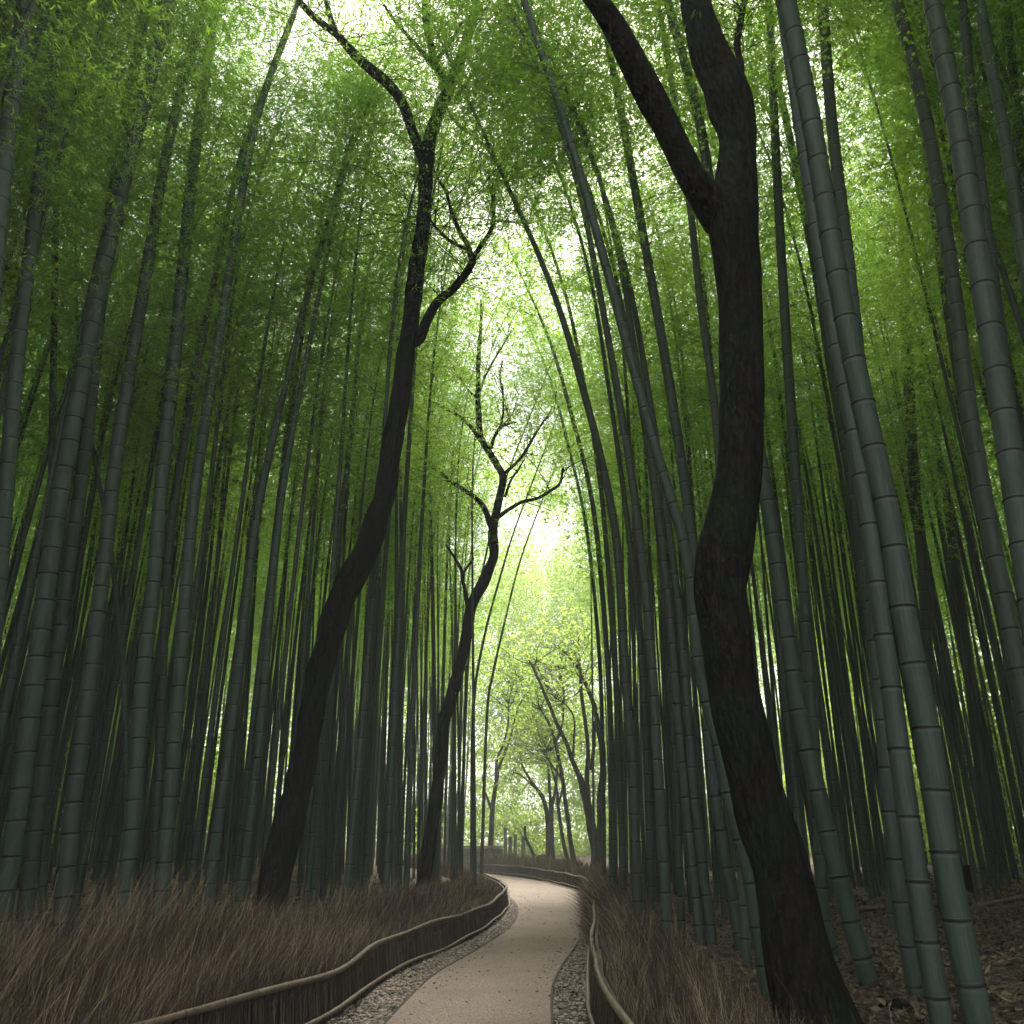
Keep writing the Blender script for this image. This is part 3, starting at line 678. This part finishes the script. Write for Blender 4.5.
tree('leaning_tree', 'slim dark tree in the middle, bending right with many bare forks', (423,895),
     [(423,895,8),(425,872,7.5),(431,832,7),(436,800,6.6),(440,770,6.5),(444,720,6.3),(447,712,6.3),(455,685,6.2),(460,665,5.8),(466,638,5.8),(471,607,5.8),(483,583,6),(490,567,5.4),(494,554,5),(493,535,5),(494,523,4.8),(499,500,4),(503,478,3.8),(497,465,3.6),(489,452,3.5),(481,438,3.2),(479,420,3),(478,401,2.8),(478,380,2.5),(479,350,2.3),(481,325,1.5),(481,300,1)],
     [(.2, [(491,528,3),(486,512,3),(478,500,2.8),(464,490,2.4),(452,482,2),(438,471,1.6)]),
      (-.2, [(497,518,2.6),(508,510,2.2),(522,502,2),(538,498,1.9),(550,491,1.6),(560,483,1.4),(563,468,1)]),
      (.2, [(502,475,2),(513,466,1.8),(523,455,1.6),(533,438,1.4),(541,425,1.1),(552,410,.8)]),
      (-.2, [(480,440,2.2),(470,426,1.9),(456,414,1.7),(440,406,1.4),(426,400,1.2),(422,392,.8)]),
      (.1, [(491,448,2),(494,438,1.8),(500,428,1.8),(508,424,1.4),(516,422,1)]),
      (.1, [(500,428,1.5),(503,415,1.2),(503,395,1.1),(500,375,.9),(503,360,.7)]),
      (.1, [(477,398,1.5),(468,390,1.1),(460,378,1),(452,366,.8),(448,357,.6)]),
      (.1, [(479,392,1.4),(486,375,1.2),(494,360,1.1),(503,345,1),(512,330,.6)]),
      (-.1, [(505,497,1.6),(511,480,1.2),(518,470,1.1),(524,460,.8)]),
      (.1, [(468,608,2.4),(465,590,2.2),(463,582,2),(462,572,1.8),(456,560,1.5),(446,545,1)]),
      (.1, [(463,574,1.4),(468,566,1.2),(474,558,.8)]),
      ], 33, 5000, 50, 1.8, .6, (.07, .12), sides=12, top_only=10.5, clear=.6)
tree('big_tree', 'massive black trunk on the right, mossy, forking in two near the top', (822,1045),
     [(826,1062,52),(820,1035,46),(812,1010,41),(804,983,37.5),(795,943,33),(781,868,28.5),(767,824,28),(752,773,26.5),(738,711,26),(728,660,26),(724,620,27),(720,586,27.5),(723,555,28.5),(729,530,26.5),(735,500,24.5),(741,450,22.5),(742,400,22.5),(741,350,22),(740,300,22),(736,250,24),(733,215,25),(736,180,21),(737,150,18.5),(736,125,20),(729,100,23),(717,70,20.5),(706,45,19),(697,10,16),(691,-40,15),(684,-110,13),(682,-200,10)],
     [(-.25, [(722,222,18),(706,198,16.5),(692,178,15),(678,150,13.5),(664,122,14),(652,100,15.5),(640,75,14.5),(627,50,13.5),(614,26,12.5),(602,8,11.5),(586,-15,11),(560,-50,9),(530,-100,7)]),
      (.4, [(725,140,6),(737,100,3),(742,70,3),(737,45,3.4),(742,15,3),(746,-20,2.4)]),
      ], 5, 9000, 60, 1.8, .5, (.05, .08), sides=28, lump=.03, top_only=10.5, clear=1.0)
# far trees round the bend
far = [
 ('tall tree with a thick double trunk where the right row ends', (597,868), 
  [(597,868,7.5),(596,850,6.5),(592,830,6.3),(589,812,5.5),(585,796,5),(580,778,3.6),(572,760,2.8),(566,742,2.6),(557,724,2.4),(550,706,2.2),(545,695,2),(537,676,1.6),(529,660,1)],
  [(.1, [(599,862,5.5),(601,830,5.2),(601,800,5),(603,770,4.4),(602,745,4),(598,728,3.5),(595,708,3),(588,690,2.5),(580,672,2),(570,658,1.4),(558,646,.8)]),
   (.3, [(588,800,3.6),(587,780,3),(588,750,2.6),(585,720,2.4),(581,690,2.2),(580,662,1.5),(576,640,.9)]),
   (.2, [(591,770,2.4),(594,745,2.2),(595,722,2),(604,728,1)]),
   (.2, [(573,756,1.8),(574,738,1.3),(574,718,1.2),(566,705,1),(556,698,.9),(546,690,.6)])]),
 ('slender twin-stemmed tree left of the double trunk, arching left', (548,861),
  [(548,861,3.2),(548,840,2.9),(547,814,2.6),(543,800,2.2),(537,789,1.9),(530,779,1.6),(522,765,1.3),(519,748,.9)],
  [(.2, [(547,816,2.2),(545,802,1.9),(540,792,1.6),(532,785,1.3),(522,776,1),(513,772,.7)]),
   (.1, [(549,830,1.8),(550,800,1.6),(549,775,1.4),(546,752,1.1),(544,730,.7)])]),
 ('straight thin tree with an upright stem beside the twin-stemmed tree', (553,862),
  [(553,862,2.8),(552,835,2.5),(552,807,2.2),(555,792,1.9),(557,770,1.5),(558,745,1)],
  [(.2, [(553,808,1.6),(549,790,1.3),(548,765,1.1),(544,745,.8)])]),
 ('tree leaning left, right of the straight thin tree', (569,865),
  [(569,865,2.6),(565,850,2.4),(561,828,2.2),(558,805,2),(557,790,1.6),(552,770,1.2),(545,750,.8)],
  [(.2, [(558,806,1.4),(562,790,1.1),(563,770,.8)])]),
 ('tallest of the leaning pair left of the double trunk', (575,866),
  [(575,866,3.2),(571,845,3),(568,820,2.8),(565,800,2.6),(563,782,2.4),(559,760,2.1),(555,742,1.9),(551,728,1.7),(546,718,1.3),(538,706,.9)],
  [(.3, [(564,782,1.6),(554,768,1.3),(545,755,1.1),(537,742,.8)]),
   (.1, [(556,742,1.4),(563,720,1.2),(563,690,.9),(558,665,.6)])]),
 ('slim forked tree on the left side of the far bend', (489,868),
  [(489,868,3.6),(491,840,3.4),(492,815,3),(495,790,2.6),(499,768,2),(505,752,1.6),(510,738,1.3),(514,722,1.1),(519,706,.9),(528,692,.6)],
  [(.2, [(496,780,2),(497,760,1.7),(503,745,1.4),(508,725,1.2),(509,700,1.1),(516,680,1),(530,668,.8)]),
   (-.1, [(492,812,1.8),(488,800,1.5),(484,788,1),(482,775,.7)])]),
]
for q, (lb, b, tr, lm) in enumerate(far):
    tree('slender_tree', lb, b, tr, lm, 70+q, 2600, 36, 3.0, 1.1, (.13, .22), sides=10, top_only=8, group='slender trees at the far bend')

# ------------------------------------------------------------------ far wood: yellow green crowns behind the bend and at the back of the grove
def far_wood():
    C = []; R = []
    for _ in range(300):
        a = random.uniform(-.5, .5); r = random.uniform(74, 100); x = math.sin(a)*r; y = math.cos(a)*r
        C.append((x, y, random.uniform(1, 34)*(r/95))); R.append(random.uniform(2.5, 5))
    for _ in range(420):
        sx = random.choice((-1, 1)); y = random.uniform(5, 75); x = sx*random.uniform(20, 30)
        C.append((x, y, random.uniform(0, 16)*random.uniform(.3, 1))); R.append(random.uniform(2.2, 4.2))
    for _ in range(70):
        a = random.uniform(-.06, .16); r = random.uniform(70, 90); C.append((math.sin(a)*r, math.cos(a)*r, random.uniform(4, 38))); R.append(random.uniform(2, 4))
    for _ in range(46):   # low bushes and saplings behind the bend
        y = random.uniform(56, 66); x = random.uniform(-6, 10); C.append((x, y, random.uniform(.4, 3))); R.append(random.uniform(1.2, 2.4))
    C = np.array(C); R = np.array(R); n = 760000
    wv = R**2; i = rng.choice(len(C), n, p=wv/wv.sum()); d = rng.normal(0, 1, (n, 3)); d /= np.linalg.norm(d, axis=1)[:, None]
    lob = 1+.25*np.sin(d[:, 0]*5+i)+.2*np.cos(d[:, 2]*7+i*2)
    P = C[i]+d*(R[i]*lob*rng.uniform(.45, 1, n)**.5)[:, None]*np.array([1, 1, .8]); P[:, 2] = np.maximum(P[:, 2], .3)
    e = rng.normal(0, 1, (n, 3)); e /= np.linalg.norm(e, axis=1)[:, None]; L = rng.uniform(.16, .36, n)
    V, F = leaf_quads(P, e, L, L*.6)
    tag(obj('distant_woodland', mesh_np('distant_woodland', V, F, [M_MAPLE], False, {'tone': np.repeat(rng.random(n), 4)})), 'pale green leafy woodland far beyond the bend of the path', 'woodland', kind='stuff')
far_wood()

# ------------------------------------------------------------------ forest floor litter
def litter(name, n, x0, x1, y0, y1, label):
    x = rng.uniform(x0, x1, n); y = y0+(y1-y0)*rng.random(n)**1.5; ok = sdist(x, y) > .25; x, y = x[ok], y[ok]; n = len(x)
    z = terr(x, y)+rng.uniform(.0, .035, n); d = rng.normal(0, 1, (n, 3))*np.array([1, 1, .28]); d /= np.linalg.norm(d, axis=1)[:, None]
    L = rng.uniform(.04, .12, n); W = L*rng.uniform(.15, .5, n); C = np.c_[x, y, z]
    s = np.cross(d, np.array([0, 0, 1])+rng.normal(0, .5, (n, 3))); s /= np.linalg.norm(s, axis=1)[:, None]
    mid = C+d*(L*.5)[:, None]; V = np.stack([C, mid+s*(W/2)[:, None], C+d*L[:, None]+np.c_[np.zeros((n, 2)), rng.uniform(-.01, .02, n)], mid-s*(W/2)[:, None]], 1).reshape(-1, 3)
    tag(obj(name, mesh_np(name, V, np.arange(4*n).reshape(n, 4), [M_LITTER], False, {'tone': np.repeat(rng.random(n), 4)})), label, 'leaf litter', kind='stuff')
litter('leaf_litter', 110000, .8, 16, 5, 30, 'brown fallen leaves covering the floor of the right grove')
litter('leaf_litter', 30000, -14, -1, 8, 34, 'brown fallen leaves under the left grove')
nl = 1500; q = np.vstack([scatter_between(ALs, ARs, 500, 1.3, .2, .8), scatter_between(ALs, .8*ALs+.2*ARs[np.linspace(0, len(ARs)-1, len(ALs)).astype(int)], 500, 1.3, .2, .8), scatter_between(ARs, .85*ARs+.15*ALs[np.linspace(0, len(ALs)-1, len(ARs)).astype(int)], 500, 1.3, .2, .8)]); e = np.abs(rng.random(nl)); 
d = rng.normal(0, 1, (nl, 3))*np.array([1, 1, .15]); d /= np.linalg.norm(d, axis=1)[:, None]
V, F = leaf_quads(np.c_[q, np.full(nl, .034)], d, rng.uniform(.02, .06, nl), rng.uniform(.006, .016, nl))
tag(obj('leaf_litter', mesh_np('leaf_litter', V, F, [M_LITTER], False, {'tone': np.repeat(rng.random(nl), 4)})), 'few small dead leaves scattered on the path', 'leaf litter', kind='stuff')
def px_log(name, label, a, b, r, bow=.05, cat='log', mat=M_WOOD):
    A = on_ground(*a); B_ = on_ground(*b); A[2] += r*.8; B_[2] += r*.8
    P = np.array([A+(B_-A)*t+np.array([0, bow*math.sin(t*3), 0]) for t in np.linspace(0, 1, 9)]); P[:, 2] = np.maximum(P[:, 2], terr(P[:, 0], P[:, 1])+r*.6)
    ac = Acc(); O = P[0].copy(); V, F, C = tube(P-O, r*np.linspace(1, .75, 9), 9, lump=.05, seed=int(a[0])); ac.add(V, F); ac.f.append(C)
    # sawn near end
    ac.f.append(np.array([list(range(9))[::-1]])[:, :9])
    o = obj(name, ac.mesh(name, [mat])); o.location = O; tag(o, label, cat); return o
px_log('fallen_log', 'brown fallen log lying on the leaves at the right edge', (968,912), (1045,895), .05)
px_log('fallen_log', 'dark fallen log behind the front bamboos on the right', (852,914), (942,906), .05)
px_log('fallen_branch', 'thin fallen branch above the brown log near the right edge', (985,898), (1040,890), .02, .1, 'branch')
px_log('fallen_branch', 'thin twig bent over the brush left of the bamboos at the bend', (612,934), (632,925), .015, .1, 'branch')
# stump: flared, broken, hollow top
S = on_ground(972, 893); a = Acc(); n = 18; ang = np.arange(n)/n*2*math.pi; rings = []
for z, r, j in ((-.08, .2, .1), (.02, .17, .12), (.12, .12, .08), (.3, .10, .06), (.45, .085, .06), (.5, .07, .1), (.35, .05, .05)):
    rr = r*(1+j*np.sin(3*ang+z*4)+j*np.cos(5*ang)); zz = z+(.10*np.abs(np.sin(2.5*ang+.6)) if z >= .45 else 0)
    rings.append(np.stack([rr*np.cos(ang), rr*np.sin(ang), zz+0*ang], 1))
V = np.vstack(rings); j = np.arange(n); F = np.vstack([np.stack([k*n+j, k*n+(j+1) % n, (k+1)*n+(j+1) % n, (k+1)*n+j], 1) for k in range(6)]); a.add(V, F, .2)
o = obj('tree_stump', a.mesh('tree_stump', [M_BARK])); o.location = S; tag(o, 'dark broken stump standing on the leaves near the right edge', 'stump')
def rock(loc, s, label):
    bm = bmesh.new(); bmesh.ops.create_icosphere(bm, subdivisions=3, radius=1); g = np.random.default_rng(int(s*1000))
    k = g.normal(0, 1, (6, 3))
    for v in bm.verts:
        c = np.array(v.co[:]); f = 1+.12*sum(math.sin(c@q*2.2+i) for i, q in enumerate(k))/2; v.co = (c[0]*s*f*1.2, c[1]*s*f, c[2]*s*f*.7)
    me = bpy.data.meshes.new('rock'); bm.to_mesh(me); bm.free(); me.materials.append(M_BARK)
    for p in me.polygons: p.use_smooth = True
    o = obj('rock', me); o.location = loc; tag(o, label, 'rock')
rock(on_ground(900, 1010)+np.array([0, 0, .02]), .09, 'dark rock on the leaves left of the front bamboo pair')

# ------------------------------------------------------------------ far wall, posts, snag beyond the bend
W0 = on_plane(474, 852, 47)[0]; W1 = on_plane(503, 853, 47)[0]
root = thing('stone_wall', 'low dark stone wall with pale coping beyond the left bend', 'wall', (W0[0]-3, 47, 0))
def box(acc, x0, x1, y0, y1, z0, z1, tone=0):
    V = np.array([(x, y, z) for x in (x0, x1) for y in (y0, y1) for z in (z0, z1)]); F = np.array([(0, 1, 3, 2), (4, 6, 7, 5), (0, 4, 5, 1), (2, 3, 7, 6), (0, 2, 6, 4), (1, 5, 7, 3)]); acc.add(V, F, tone)
a = Acc(); wl = W1[0]-W0[0]+3; zz = 0
for r_ in range(5):
    x = -(r_ % 2)*.3
    while x < wl-.05:
        L = random.uniform(.45, .8); x1 = min(x+L, wl); box(a, max(x, 0)+.012, x1-.012, random.uniform(-.03, .02), .4, zz+.01, zz+.23, random.random()*.5); x += L
    zz += .24
box(a, 0.02, wl-.02, .04, .38, -.3, zz-.02, 0)
obj('masonry', a.mesh('masonry', [M_WALL], False), root)
a = Acc(); x = -.1
while x < wl: box(a, x, min(x+.78, wl+.1), -.1, .5, zz+.012, zz+.12, .9); x += .8
obj('coping', a.mesh('coping', [M_WALL], False), root)
for q, (x, t, lb) in enumerate(((505, 829, 'leftmost'), (510, 838, 'second'), (515, 836, 'third'), (523, 839, 'rightmost'))):
    Pp, m = on_plane(x, 856, 46.5); Pt, _ = on_plane(x, t, 46.5); h = Pt[2]-0
    o = thing('fence_post', '%s grey post in the short row beside the far wall%s' % (lb, '' if q in (0, 3) else ' from the left'), 'post', (Pp[0], 46.5, 0), 'grey posts beside the far wall')
    a = Acc(); add_tube(a, [(0, 0, -.2), (0, 0, .4), (.02, 0, h)], .09+.015*(q % 2), 10, lump=.04, seed=q); obj('shaft', a.mesh('shaft', [M_WALL]), o)
    a = Acc(); add_tube(a, [(.02, 0, h-.01), (.02, 0, h+.05), (.02, 0, h+.09)], [.12, .12, .05], 10); obj('cap', a.mesh('cap', [M_WALL]), o)
B = on_plane(535, 857, 45)[0]; pts = [on_plane(x, y, 45)[0] for x, y in ((535,857),(531,849),(527,841),(525,834),(525,826))]
o = thing('dead_snag', 'crooked dark dead stem leaning left beyond the far fence', 'dead tree', B)
a = Acc(); add_tube(a, catmull(np.array(pts)-B, 5), np.linspace(.09, .06, 21), 9, lump=.06); obj('stem', a.mesh('stem', [M_BARK]), o)
a = Acc(); add_tube(a, [pts[2]-B, pts[2]-B+np.array([-.25, .1, .2]), pts[2]-B+np.array([-.4, .1, .5])], [.035, .03, .015], 6); obj('branch', a.mesh('branch', [M_BARK]), o)
P0 = on_plane(534, 859, 44.6)[0]; P1 = on_plane(546, 855, 44.6)[0]
a = Acc(); add_tube(a, [P0-P0, (P1-P0)*.5+np.array([0, .05, .03]), P1-P0], [.1, .09, .07], 9, tone=1, lump=.04); o = obj('fallen_log', a.mesh('fallen_log', [M_WOOD])); o.location = P0; tag(o, 'short pale log propped beside the crooked dead stem', 'log')

# ------------------------------------------------------------------ air
HAZE = .003
if HAZE:
    m, N, out, t = nt('haze_air'); v = N('ShaderNodeVolumePrincipled', {'Color': (.98, .98, .88, 1), 'Density': HAZE, 'Anisotropy': 0.0}); t.links.new(v.outputs[0], out.inputs['Volume'])
    a = Acc(); box(a, -125, 125, -30, 130, -2.5, 44); o = obj('haze', a.mesh('haze', [m], False)); tag(o, 'thin pale haze hanging in the grove', 'haze', kind='stuff')

# ------------------------------------------------------------------ light
w = bpy.data.worlds.new('World'); SC.world = w; w.use_nodes = True; t = w.node_tree; t.nodes.clear()
sky = t.nodes.new('ShaderNodeTexSky'); sky.sky_type = 'NISHITA'; sky.sun_disc = False
EL = math.radians(58); AZ = math.radians(8)
sky.sun_elevation = EL; sky.sun_rotation = AZ; sky.air_density = 1.2; sky.dust_density = 5; sky.ozone_density = 1
mx = t.nodes.new('ShaderNodeMix'); mx.data_type = 'RGBA'; mx.inputs[0].default_value = .6; mx.inputs[7].default_value = (11, 11.4, 11.8, 1)
bg = t.nodes.new('ShaderNodeBackground'); bg.inputs[1].default_value = .12; out = t.nodes.new('ShaderNodeOutputWorld')
t.links.new(sky.outputs[0], mx.inputs[6]); t.links.new(mx.outputs[2], bg.inputs[0]); t.links.new(bg.outputs[0], out.inputs[0])
sd_ = bpy.data.lights.new('sun', 'SUN'); sd_.energy = 5; sd_.angle = math.radians(12); sd_.color = (1, .96, .88)
so = obj('sun', sd_); so.rotation_euler = (-(math.pi/2-EL), 0, -AZ)

cam = bpy.data.cameras.new('camera'); cam.sensor_width = 36; cam.lens = 36*FPX/1024; cam.clip_end = 2000; cam.clip_start = .1
co = obj('camera', cam); co.location = (0, 0, CAMH); co.rotation_euler = (math.pi/2+PITCH, 0, 0); SC.camera = co
SC.view_settings.view_transform = 'Standard'; SC.view_settings.look = 'None'; SC.view_settings.gamma = 1; SC.view_settings.exposure = 1.22
SC.cycles.max_bounces = 8; SC.cycles.diffuse_bounces = 4; SC.cycles.transmission_bounces = 6; SC.cycles.volume_bounces = 0; SC.cycles.glossy_bounces = 2
SC.cycles.caustics_reflective = False; SC.cycles.caustics_refractive = False
SC.cycles.use_denoising = True; SC.cycles.use_adaptive_sampling = True; SC.cycles.adaptive_threshold = .03
